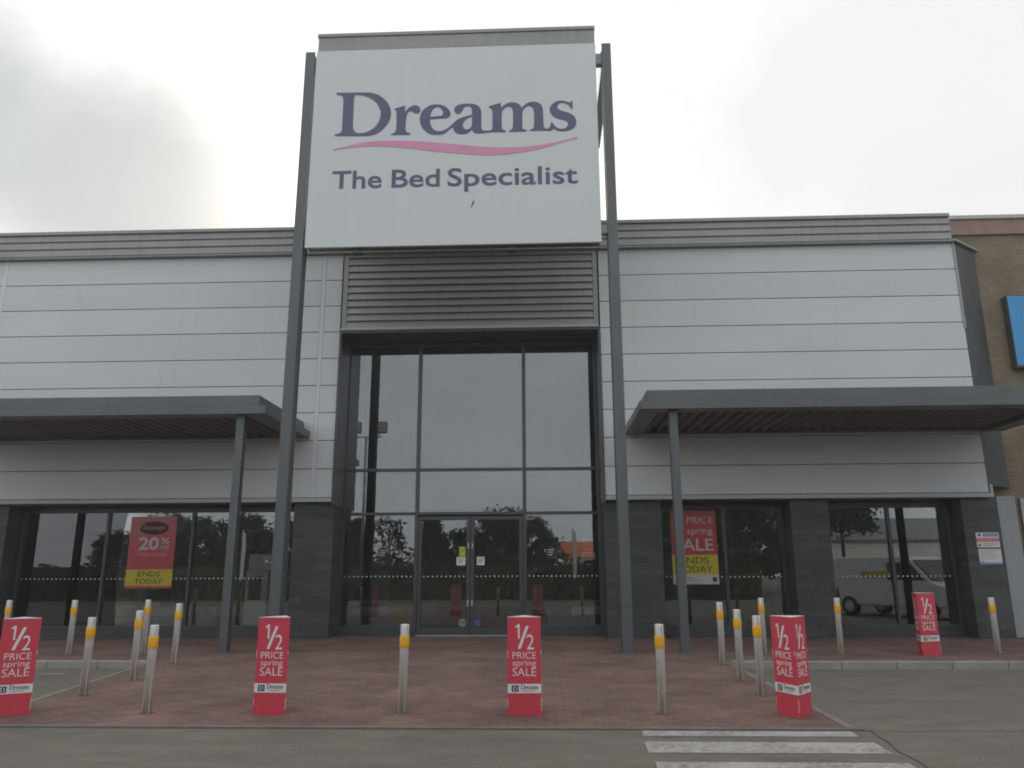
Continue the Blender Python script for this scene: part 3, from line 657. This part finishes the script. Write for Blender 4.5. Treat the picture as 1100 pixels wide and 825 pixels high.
for k in range(3): g.box(10.02, 10.36-.07*k, yn-.002, yn-.0005, 2.19-.025*k, 2.196-.025*k)
for k in range(6): g.box(9.93, 10.35-.05*(k % 3), yn-.002, yn-.0005, 2.03-.036*k, 2.036-.036*k)
g.box(9.925, 10.0, yn-.002, yn-.0005, 1.785, 1.80)
g.build('small_print', M['ink'], no)

def sticker(label, x, z, w, h, m, y=19.294, disc=False, marks=True):
    s = thing('sticker', label, 'sticker', (x, y, z))
    g = MB()
    if disc: g.prism([(x+w/2*math.cos(t), z+h/2*math.sin(t)) for t in [2*math.pi*k/20 for k in range(20)]], 'y', y, y+.003)
    else: g.box(x-w/2, x+w/2, y, y+.003, z-h/2, z+h/2)
    g.build('sheet', m, s)
    if marks:
        g = MB()
        if disc: g.box(x-w*.28, x+w*.28, y-.001, y-.0003, z-h*.06, z+h*.06)
        else:
            for k in range(3): g.box(x-w*.36, x+w*(.36-.1*k), y-.001, y-.0003, z+h*(.22-.2*k), z+h*(.28-.2*k))
        g.build('print', M['ink'] if m is not M['ink'] else M['white'], s)
    return s
YD = 19.279
sticker('lime green sticker on the left entrance door beside the meeting stiles', -2.0, 2.09, .15, .22, M['lime'], YD)
sticker('white notice sticker just below the lime green one on the door', -2.03, 1.86, .22, .20, M['white'], YD)
sticker('white square sticker on the right entrance door by the stile', -1.55, 1.86, .19, .20, M['white'], YD)
sticker('round grey sticker low on the left entrance door', -1.98, .42, .19, .19, M['lampgrey'], YD, True)
sticker('small purple sticker low on the right entrance door', -1.62, .42, .13, .14, M['purple'], YD)
sticker('dark blue sticker with white print right of the entrance doors', .17, 2.05, .19, .30, M['ink'])
sticker('dark sticker with white print on the pane left of the doors', -3.95, 2.05, .17, .28, M['ink'])
sticker('white paper sheet stuck on the entrance pane at the far right', 1.08, 1.97, .34, .19, M['white'], 19.315)
sticker('red and orange leaflet above the white paper at the entrance right edge', 1.09, 2.24, .32, .30, M['orange'], 19.315)

# ------------------------------------------------------------------ bollards
def fluted(mb, r, z1, ztop, seg=64, every=16):
    def ring(k, z):
        return [mb.bm.verts.new(((r*k-(.011 if i % every in (0, 1) else 0))*math.cos(2*math.pi*i/seg), (r*k-(.011 if i % every in (0, 1) else 0))*math.sin(2*math.pi*i/seg), z)) for i in range(seg)]
    rs = [ring(1, 0), ring(1, z1), ring(.93, ztop)]
    for a, c in zip(rs, rs[1:]):
        for i in range(seg):
            f = mb.bm.faces.new((a[i], a[(i+1) % seg], c[(i+1) % seg], c[i])); f.smooth = every//2 < 99 and i % every not in (1, 15, 0)
    mb.bm.faces.new(rs[-1]); mb.bm.faces.new(rs[0][::-1])
def make_bollard():
    b = thing('bollard', 'x', 'bollard')
    g = MB(); r = .052
    fluted(g, r, .985, 1.0); g.build('shaft', M['steel'], b)
    g = MB(); g.lathe([(r+.0045, .735), (r+.006, .74), (r+.006, .865), (r+.0045, .87)], 28); g.build('yellow_band', M['steelband'], b)
    g = MB(); g.lathe([(r+.035, .0), (r+.035, .006), (r+.003, .010)], 28); g.build('collar', M['rust'], b)
    return b
bol = make_bollard()
GB = 'steel bollards with yellow bands round the crossing'
spots = [
 (-10.25, 14.98, 'steel bollard at the far left edge, half hidden by the cut off red sleeve'),
 (-8.96, 14.96, 'steel bollard on the left kerb just right of the cut off red sleeve'),
 (-6.16, 10.73, 'steel bollard alone by the left bay, left of the close group of three'),
 (-6.13, 11.95, 'middle one of the close group of three steel bollards on the left'),
 (-7.60, 15.10, 'rearmost of the close group of three steel bollards on the left'),
 (-4.72, 9.60, 'nearest and largest of the close group of three steel bollards on the left'),
 (-6.30, 13.61, 'steel bollard just left of the left canopy post'),
 (-1.69, 9.66, 'steel bollard in the front row straight before the left entrance door'),
 (1.35, 9.64, 'steel bollard in the front row before the tall right sign post'),
 (2.93, 13.64, 'steel bollard just right of the right canopy post, below the sale poster'),
 (2.82, 11.98, 'steel bollard second from the red corner sleeve, standing on the sloped paving'),
 (2.81, 10.86, 'steel bollard touching in view the left side of the red corner sleeve'),
 (4.07, 15.30, 'steel bollard mostly hidden behind another one beside the red corner sleeve'),
 (5.43, 15.18, 'steel bollard on the right kerb before the slate pier between two windows'),
 (8.26, 15.19, 'steel bollard at the far right on the kerb, below the wall notices'),
]
def gz(x, y):
    if y > YK+.12: return ZF
    return rz(y) if y > 8.95 else 0
for i, (x, y, lab) in enumerate(spots):
    if i == 0: o = bol; o.location = (x, y, gz(x, y)); o['label'] = lab; o['group'] = GB
    else: o = dup(bol, (x, y, gz(x, y)-.003), random.uniform(0, 6), lab, GB)
    o.rotation_euler = (random.uniform(-.008, .008), random.uniform(-.008, .008), math.atan2(-y, -x)+.42+random.uniform(-.1, .1))

# ------------------------------------------------------------------ red sale sleeves: three-sided card covers over bollards
def make_sleeve():
    s = thing('sale_sleeve', 'x', 'sale sleeve')
    a = .39; ap = a/(2*math.sqrt(3)); h = 1.085            # front face at y = -ap
    tri = [(-a/2, -ap), (a/2, -ap), (0, 2*ap)]
    g = MB(); g.prism(tri, 'z', 0, h); body = g.build('card_body', M['red'], s)
    k = 1.012
    g = MB(); g.prism([(x*k, y*k) for x, y in tri], 'z', h+.001, h+.006); g.build('top_flap', M['cardedge'], s)
    lt, bd, ik, ed = MB(), MB(), MB(), MB()
    for n in range(3):
        R = Matrix.Rotation(n*2*math.pi/3, 4, 'Z'); y = -ap-.0015
        q = MB(); q.prism([(-.072, .845), (-.052, .845), (-.052, 1.01), (-.066, 1.01), (-.104, .982), (-.097, .965), (-.072, .982)], 'y', y, y+.001); lt.join(q.bm, R)
        me, w = text('/', .25, .13, 0, .001); lt.mesh(me, R @ Matrix.Translation((-.075, y, .735)))
        me, w = text('2', .165, .085, 0, .001); lt.mesh(me, R @ Matrix.Translation((.03, y, .725)))
        centred(lt, 'PRICE', 0, y, .622, .075, .275, -.006, .001, R)
        centred(lt, 'spring', 0, y, .545, .065, .27, -.004, .001, R)
        centred(lt, 'SALE', 0, y, .432, .09, .275, -.006, .001, R)
        b = bmesh.new(); q = MB(); q.box(-a/2+.001, a/2-.001, y, -ap-.0002, .245, .345)
        bd.join(q.bm, R)
        yy = y-.0012
        q = MB(); q.box(-.148, -.068, yy, yy+.001, .260, .330, .0); ik.join(q.bm, R)
        sc = .2/5.38
        for kk in 'Dreams':
            me = outline_mesh(GLYPH[kk], .0004, 3)
            for v in me.vertices: v.co.x = (v.co.x+4.53)*sc; v.co.z = (v.co.z-11.0)*sc*1.25
            ik.mesh(me, R @ Matrix.Translation((-.043, yy, .288)))
        q = MB(); q.box(-.02, .12, yy, yy+.0008, .266, .271); ik.join(q.bm, R)
        me = outline_mesh(GLYPH['D'], .0004, 3)
        sc2 = .052/1.25
        for v in me.vertices: v.co.x = (v.co.x+3.9)*sc2; v.co.z = (v.co.z-11.54)*sc2
        bd.mesh(me, R @ Matrix.Translation((-.108, yy-.0012, .295)))
        # scuffed pale corner edges
        for z0 in (.05, .62):
            q = MB(); q.prism([(-a/2-.0012, -ap-.0012), (-a/2+.004, -ap-.0012), (-a/2+.001, -ap+.004)], 'z', z0+random.uniform(0, .06), z0+random.uniform(.09, .15)); ed.join(q.bm, R)
    lt.build('lettering', M['white'], s); bd.build('white_band', M['white'], s); ik.build('logo', M['ink'], s); ed.build('worn_edges', M['cardedge'], s)
    return s
sl = make_sleeve()
GS = 'red half price sale sleeves over bollards'
for i, (x, y, ang, lab) in enumerate([
 (-6.30, 9.50, 30, 'red half price sale sleeve cut off by the left edge of the picture'),
 (-3.22, 9.62, -4, 'red half price sale sleeve in front of the left slate pier'),
 (-.25, 9.62, 1, 'red half price sale sleeve before the entrance, right of the doors'),
 (2.86, 9.60, -68.6, 'red half price sale sleeve turned corner first, showing two printed faces'),
 (6.93, 15.07, 16, 'small looking distant red sale sleeve on the kerb before the right window')]):
    o = sl if i == 0 else dup(sl, (0,0,0))
    o.location = (x, y, gz(x, y)-.002); o.rotation_euler = (0, 0, rad(ang)); o['label'] = lab; o['group'] = GS

# ------------------------------------------------------------------ right-hand neighbour
NB = thing('brick_building', 'buff brick building with brown fascia board right of the store', 'building', (20, 19, 0))
g = MB(); g.box(10.25, 42, 19.0, 40, 0, 10.0); g.build('brick_wall', M['brick'], NB)
g = MB(); g.box(10.22, 42, 18.93, 19.3, 10.003, 10.42, .01); g.build('fascia_board', M['browncap'], NB)
g = MB(); g.box(10.22, 42, 18.88, 19.5, 10.423, 10.53, .01); g.build('coping', M['coping'], NB)
w = MB(); w.box(11.3, 15.8, 18.94, 18.998, 3.12, 3.25, .005)
for x in (11.3, 12.8, 14.3, 15.72): w.box(x, x+.08, 18.95, 18.998, .5, 3.118, .004)
w.box(11.38, 15.72, 18.95, 18.998, .5, .6); w = w.build('shopfront', M['drip'], NB)
g = MB()
for x in (11.383, 12.883, 14.383): g.box(x, x+1.33, 18.97, 18.985, .603, 3.117)
g.build('pane', M['darkglass'], w)
bs = thing('blue_sign', 'plain blue sign box with dark sides on the brick wall', 'sign', (14, 18.95, 6.4))
g = MB(); g.box(11.62, 16.8, 18.76, 18.995, 6.41, 8.28, .01); g.build('sign_box', M['greyd'], bs)
g = MB(); g.box(11.64, 16.78, 18.752, 18.759, 6.47, 8.25); g.build('face', M['blue'], bs)
gp = thing('metal_gate', 'tall pale grey metal panel beside the slate pier at the store corner', 'gate', (10.8, 18.6, ZF))
g = MB(); g.box(10.475, 10.90, 18.46, 18.52, ZF+.02, 3.27, .006); g.build('sheet', M['gate'], gp)
g = MB(); g.box(10.55, 10.61, 18.525, 18.62, ZF, 3.2); g.box(10.78, 10.84, 18.525, 18.62, ZF, 3.2); g.build('upright', M['lampgrey'], gp)

# ------------------------------------------------------------------ inside the windows: beds and a display stand
def make_bed(throw):
    b = thing('bed', 'x', 'bed')
    g = MB(); g.box(-.76, .76, -1.0, 1.0, .06, .36, .03); g.build('divan_base', M['divan'], b)
    g = MB(); g.box(-.76, .76, -1.0, 1.0, .365, .62, .06); g.build('mattress', M['fabric'], b)
    g = MB(); g.box(-.80, .80, 1.0, 1.09, .06, 1.25, .03); g.build('headboard', M['divan'], b)
    for x in (-.38, .38):
        g = MB(); g.box(x-.32, x+.32, .5, .92, .61, .75, .06); g.build('pillow', M['fabric'], b)
    g = MB(); g.box(-.785, .785, -.95, -.35, .36, .64, .02); g.build('throw', M['throw'] if throw else M['divan'], b)
    return b
b1 = make_bed(True); b2 = make_bed(False)
for o, x, y, a, lab in ((b1, -11.9, 21.0, 90, 'pale bed with mustard throw behind the leftmost window pane'),
                        (b2, -9.6, 21.4, 90, 'pale bed with grey throw behind the poster of the left window')):
    o.location = (x, y, ZF+.003); o.rotation_euler.z = rad(a); o['label'] = lab; o['group'] = 'beds inside the shop'
dup(b1, (-4.1, 21.2, ZF+.003), rad(75), 'pale bed with mustard throw behind the entrance pane left of the doors', 'beds inside the shop')
dup(b2, (.9, 21.6, ZF+.003), rad(-80), 'pale bed with grey throw behind the entrance pane right of the doors', 'beds inside the shop')
st = thing('display_stand', 'narrow pale leaflet stand inside the left window beside the tall sign post', 'stand', (-7.1, 19.5, ZF))
g = MB(); g.box(-7.45, -6.75, 19.35, 19.75, ZF+.004, ZF+.05, .01); g.build('base', M['white'], st)
g = MB(); g.box(-7.42, -6.85, 19.5, 19.58, ZF+.051, 1.65, .01); g.build('board', M['white'], st)
g = MB(); g.box(-7.33, -7.0, 19.49, 19.499, .95, 1.5); g.build('picture', M['ink'], st)
g = MB(); g.box(-7.36, -6.72, 19.5, 19.55, 1.66, 2.05, .01); g.build('header_board', M['white'], st)

# ------------------------------------------------------------------ across the car park, behind the camera: seen mirrored in the glass
def make_tree(seed, h, w, conifer=False, n=9000, lo=.16):
    r = random.Random(seed)
    t = thing('tree', 'x', 'tree')
    g = MB(); g.tube((0,0,-.1), (.05,.03,h*.45), .16, .10); g.tube((.05,.03,h*.45), (0,.1,h*.9), .10, .02)
    cl = []
    for k in range(34):
        z = h*(lo+(.96-lo)*(k+.5)/34); f = (z/h)
        wid = w*(1.12-f) if conifer else w*math.sqrt(max(.05, 1-((f-.55)/.5)**2))
        a = k*2.399+r.uniform(-.4, .4); rr = wid*r.uniform(.35, 1.0)
        c = Vector((rr*math.cos(a), rr*math.sin(a), z)); cl.append((c, r.uniform(.35, .75)*w*.42))
        if k % 3 == 0: g.tube((.03, .03, max(.5, z-.8)), c, .05, .012, 6)
    g.build('trunk', M['bark'], t)
    g = MB()
    for i in range(n):
        c, s = cl[r.randrange(len(cl))]
        p = c + Vector((r.gauss(0, 1), r.gauss(0, 1), r.gauss(0, .8)))*s*.6
        q = r.uniform(.09, .20)
        u = Vector((r.gauss(0,1), r.gauss(0,1), r.gauss(0,1))).normalized(); v = u.orthogonal().normalized()
        g.quad(p-u*q, p+v*q*.55, p+u*q, p-v*q*.55)
    g.build('crown', M['leaf'], t)
    return t
te = make_tree(21, 5.4, 1.7, False, 1100, .2); te.location = (-11.0, -17, 0); tag(te, 'thinly leaved young tree mirrored in the pane left of the doors', 'tree')
ta = make_tree(1, 5.6, 2.0); tb = make_tree(2, 5.9, 1.5, True); tc = make_tree(3, 6.6, 2.6)
GT = 'trees across the car park mirrored in the glass'
LT = {0: 'broad dark green tree mirrored in the store glass from across the car park', 1: 'pointed dark conifer mirrored in the store glass from across the car park', 2: 'tall spreading tree mirrored in the right hand store windows'}
pl = [(-32, 0, .8), (-30, 2, .75), (-28, 0, 1.02), (-25.5, 0, .95), (-22, 0, 1.0), (-18.6, 2, .82), (-14.2, 1, .92), (-8.3, 1, .95), (-6.2, 0, .8), (-3.4, 2, .88), (-.9, 0, .95), (8.6, 2, 1.25), (11.6, 2, 1.35), (15.0, 2, 1.3)]
first = {0: ta, 1: tb, 2: tc}; used = set()
for x, k, s in pl:
    o = first[k] if k not in used else dup(first[k], (0,0,0))
    used.add(k); o.location = (x, -20+random.uniform(-1.5, 1.5), 0); o.rotation_euler = (0, 0, random.uniform(0, 6)); o.scale = (s,)*3
    o['label'] = LT[k]; o['group'] = GT
td = make_tree(9, 8.4, 2.7, False, 9000, .5); td.location = (18.6, -12, 0); tag(td, 'tall tree with a high crown mirrored left in the far right window', 'tree')
def flag(x, y, label):
    f = thing('feather_flag', label, 'flag', (x, y, 0), 0, 'feather flags across the car park')
    g = MB(); g.tube((x, y, 0), (x, y, 3.9), .025, .015, 8); g.build('pole', M['lampgrey'], f)
    g = MB(); g.prism([(x+.03, 1.1), (x+.20, 1.25), (x+.24, 2.9), (x+.18, 3.6), (x+.03, 3.88)], 'y', y-.012, y+.012); g.build('sail', M['white'], f)
flag(1.55, -4.6, 'white feather flag mirrored in the entrance glass right of the doors')
flag(-16.6, -4.6, 'white feather flag mirrored in the left window beside the leaflet stand')
g = MB(); r = random.Random(11)
for i in range(9000):
    p = Vector((r.uniform(-44, 12), -7+r.gauss(0, .45), 0)); p.z = r.uniform(.05, 2.1+.35*math.sin(p.x*.7)+.3*math.sin(p.x*1.9))
    q = r.uniform(.12, .24); u = Vector((r.gauss(0,1), r.gauss(0,1), r.gauss(0,1))).normalized(); v = u.orthogonal().normalized()
    g.quad(p-u*q, p+v*q*.6, p+u*q, p-v*q*.6)
g.box(-44, 12, -7.4, -6.6, 0, 1.9)
o = g.build('hedge', M['hedge']); tag(o, 'long clipped hedge mirrored low in the store glass', 'hedge')

lp = thing('lamp_post', 'twin head floodlight mast mirrored in the tall entrance glass', 'lamp post', (-13.64, -20, 0))
g = MB(); g.tube((-13.64,-20,0), (-13.64,-20,11.6), .14, .09, 12); g.build('mast', M['lampgrey'], lp)
g = MB(); g.box(-14.9, -12.4, -20.05, -19.95, 11.62, 11.72, .01); g.build('cross_arm', M['lampgrey'], lp)
for x in (-14.65, -12.62):
    g = MB(); g.box(x-.62, x+.62, -20.2, -19.7, 11.95, 12.88, .12); g.box(x-.05, x+.05, -20.03, -19.97, 11.73, 11.949); g.build('lamp_head', M['lampgrey'], lp)
def house(name, label, x0, x1, y0, y1, h, rh, mw, mr):
    hb = thing(name, label, 'building', ((x0+x1)/2, y1, 0))
    g = MB(); g.box(x0, x1, y0, y1, 0, h); g.build('wall', mw, hb)
    g = MB(); g.prism([(y0-.4, h+.002), (y1+.4, h+.002), (y1+.4, h+.15), ((y0+y1)/2, h+rh), (y0-.4, h+.15)], 'x', x0-.4, x1+.4); g.build('roof', mr, hb)
    g = MB()
    x = x0+1.2
    while x < x1-1.5: g.box(x, x+1.2, y1+.002, y1+.04, 1.0, 2.3); x += 2.6
    g.build('window', M['darkglass'], hb)
house('low_shop', 'low shop with bright orange roof mirrored in the entrance glass', 2.2, 6.0, -56, -50, 2.9, 1.9, M['render'], M['orange'])
house('white_house', 'pale rendered house with grey roof mirrored in the far right window', 24.5, 37.5, -40, -30, 3.9, 2.2, M['render'], M['roofgrey'])

def make_van(x, y, ang, label):
    v = thing('van', label, 'van', (x, y, 0), rad(ang))
    z0 = .38
    side = [(-2.4, z0), (-2.45, .8), (-2.42, 1.95), (-2.3, 2.05), (.75, 2.05), (1.05, 1.95), (1.72, 1.22), (2.35, 1.02), (2.48, .75), (2.45, z0)]
    b = bmesh.new(); q = MB(); q.prism(side, 'y', -.92, .92)
    bmesh.ops.bevel(q.bm, geom=q.bm.edges[:], offset=.05, segments=2, affect='EDGES', profile=.5)
    me = q.build('body', M['vanpaint']); me.parent = v
    def part(name, mb, m): o = mb.build(name, m); o.parent = v; return o
    g = MB(); g.prism([(1.10, 1.90), (1.70, 1.25), (1.73, 1.27), (1.13, 1.93)], 'y', -.80, .80); part('windscreen', g, M['darkglass'])
    for s in (-1, 1):
        g = MB(); g.prism([(.15, 1.25), (1.55, 1.25), (1.02, 1.85), (.15, 1.85)], 'y', s*.905, s*.93); part('side_window', g, M['darkglass'])
        g = MB(); g.box(2.38, 2.50, s*.72-.14, s*.72+.14, .72, .95, .02); part('headlight', g, M['drip'])
        for wx in (-1.5, 1.55):
            g = MB(); g.lathe([(.20, -.1), (.33, -.1), (.34, -.06), (.34, .06), (.33, .1), (.20, .1)], 20); w = g.build('wheel', M['tyre']); w.parent = v; w.location = (wx, s*.86, .34); w.rotation_euler = (rad(90), 0, 0)
            g = MB(); g.lathe([(.20, -.112), (.205, .112)], 16); q = g.build('rim', M['rim']); q.parent = w
    g = MB(); g.box(2.42, 2.54, -.85, .85, .40, .62, .03); part('bumper', g, M['greyd'])
    g = MB(); g.box(-.9, .3, -.938, -.931, 1.35, 1.55); g.box(-.9, .3, .931, .938, 1.35, 1.55); part('yellow_panel', g, M['yellow'])
    return v
make_van(12.6, 9.4, 60, 'white van with a yellow side panel mirrored in the right hand window')

# ------------------------------------------------------------------ thin volume added to lift the blacks like veiling lens flare
g = MB(); g.box(-152, 152, -152, 152, -1, 14.6)
hz = g.build('flare_veil', bpy.data.materials.new('lens_veil_volume'), None, 'stuff')
hm = hz.data.materials[0]; hm.use_nodes = True; hn = hm.node_tree; hn.nodes.clear()
ho = hn.nodes.new('ShaderNodeOutputMaterial'); hv = hn.nodes.new('ShaderNodeVolumePrincipled')
hv.inputs['Color'].default_value = (.95, .955, .95, 1); hv.inputs['Density'].default_value = .002; hv.inputs['Anisotropy'].default_value = .45
hn.links.new(hv.outputs[0], ho.inputs['Volume'])

# ------------------------------------------------------------------ light, sky, camera
SUN = Vector((-.2987, .8483, .4372)).normalized()
elev = math.asin(SUN.z); az = math.atan2(SUN.x, SUN.y)
W = bpy.data.worlds.new('World'); S.world = W; W.use_nodes = True
nt = W.node_tree; nt.nodes.clear()
out = N(nt, 'ShaderNodeOutputWorld'); bg = N(nt, 'ShaderNodeBackground'); L(nt, bg.outputs[0], out.inputs[0])
sky = N(nt, 'ShaderNodeTexSky', sky_type='NISHITA', sun_disc=False); sky.sun_elevation = elev; sky.sun_rotation = az
sky.air_density = 1.0; sky.dust_density = 2.0
D = N(nt, 'ShaderNodeTexCoord').outputs['Generated']
def dot(v):
    n = N(nt, 'ShaderNodeVectorMath', operation='DOT_PRODUCT'); L(nt, D, n.inputs[0]); n.inputs[1].default_value = v; return n.outputs['Value']
def mth(op, a, b=0., c=None):
    n = N(nt, 'ShaderNodeMath', operation=op)
    for i, v in enumerate((a, b, c)):
        if v is None: continue
        if isinstance(v, bpy.types.NodeSocket): L(nt, v, n.inputs[i])
        else: n.inputs[i].default_value = v
    return n.outputs[0]
def sstep(v, a, b):
    n = N(nt, 'ShaderNodeMapRange', interpolation_type='SMOOTHSTEP'); L(nt, v, n.inputs[0]); n.inputs[1].default_value = a; n.inputs[2].default_value = b; return n.outputs[0]
ds = dot(SUN)
sp = N(nt, 'ShaderNodeSeparateXYZ'); L(nt, D, sp.inputs[0])
zz = mth('ADD', mth('ABSOLUTE', sp.outputs[2]), .22)
cv = N(nt, 'ShaderNodeCombineXYZ'); L(nt, mth('DIVIDE', sp.outputs[0], zz), cv.inputs[0]); L(nt, mth('DIVIDE', sp.outputs[1], zz), cv.inputs[1])
n1 = noise(nt, cv.outputs[0], 1.1, 6, .55); n2 = noise(nt, D, 4.2, 6, .55)
# overcast base: cooler away from the sun, warm white towards it
c = mixc(nt, sstep(ds, -.6, .75), (.80, .835, .865), (.88, .877, .86))
c = mixc(nt, 1, c, ramp(nt, n1, .25, .75, (.80,.81,.83), (1.12,1.12,1.11)), 'MULTIPLY')
# darker cloud bank up and left of the sun
e1 = Vector((.848, .53, 0)).normalized()
bc = Vector((-.545, .70, .462)).normalized()
e1 = (e1 - bc*e1.dot(bc)).normalized(); e2 = bc.cross(e1)*-1
if e2.z < 0: e2 = -e2
e1r = (e1*.95 - e2*.31); e2r = (e2*.95 + e1*.31)
u = mth('MULTIPLY', mth('SUBTRACT', dot(e1r), .05), 1/.42); v = mth('MULTIPLY', dot(e2r), 1/.115)
d2 = mth('ADD', mth('MULTIPLY', u, u), mth('MULTIPLY', v, v))
d2 = mth('ADD', d2, mth('MULTIPLY', mth('SUBTRACT', n2, .5), 3.0))
front = sstep(dot(bc), .3, .7)
cl = mth('MULTIPLY', mth('SUBTRACT', 1, sstep(d2, -.35, 1.9)), front)
c = mixc(nt, cl, c, (.40, .43, .44))
bc2 = Vector((.40, .74, .54)).normalized()
cl2 = mth('MULTIPLY', sstep(mth('ADD', dot(bc2), mth('MULTIPLY', mth('SUBTRACT', n2, .5), .16)), .93, 1.0), .8)
c = mixc(nt, cl2, c, (.70, .705, .685))
glow = mth('POWER', mth('MAXIMUM', ds, 0), 320)
c = mixc(nt, 1, c, mixc(nt, glow, (0,0,0), (.5,.49,.45)), 'ADD')
c10 = N(nt, 'ShaderNodeVectorMath', operation='SCALE'); L(nt, c, c10.inputs[0]); c10.inputs['Scale'].default_value = 10
fin = mixc(nt, .93, sky.outputs[0], c10.outputs[0])
L(nt, fin, bg.inputs[0]); bg.inputs[1].default_value = .10

sl_ = bpy.data.lights.new('sun', 'SUN'); sl_.energy = .6; sl_.angle = rad(14); sl_.color = (1, .95, .87)
so = bpy.data.objects.new('sun', sl_); COL.objects.link(so); so.rotation_euler = (-SUN).to_track_quat('-Z', 'Y').to_euler(); so.location = (-20, 60, 40)

cam = bpy.data.cameras.new('camera'); co = bpy.data.objects.new('camera', cam); COL.objects.link(co)
cam.sensor_width = 36; cam.lens = 830/1100*36; cam.clip_end = 2000; cam.clip_start = .1
R_ = ((.99916366, .04071695, -.00375638), (.01316677, -.23340292, .97229096), (-.03871197, .97152726, .23374382))
mw = Matrix.Identity(4)
for i in range(3):
    mw[i][0] = R_[0][i]; mw[i][1] = R_[1][i]; mw[i][2] = -R_[2][i]
mw.translation = (0, 0, 1.65)
co.matrix_world = mw; S.camera = co
S.view_settings.view_transform = 'Standard'; S.view_settings.look = 'None'; S.view_settings.gamma = 1; S.view_settings.exposure = .4
S.view_settings.use_curve_mapping = False
S.render.engine = 'CYCLES'
S.cycles.use_denoising = True
S.cycles.max_bounces = 8; S.cycles.transparent_max_bounces = 16; S.cycles.glossy_bounces = 4
S.cycles.caustics_reflective = False; S.cycles.caustics_refractive = False
S.cycles.filter_width = 1.9
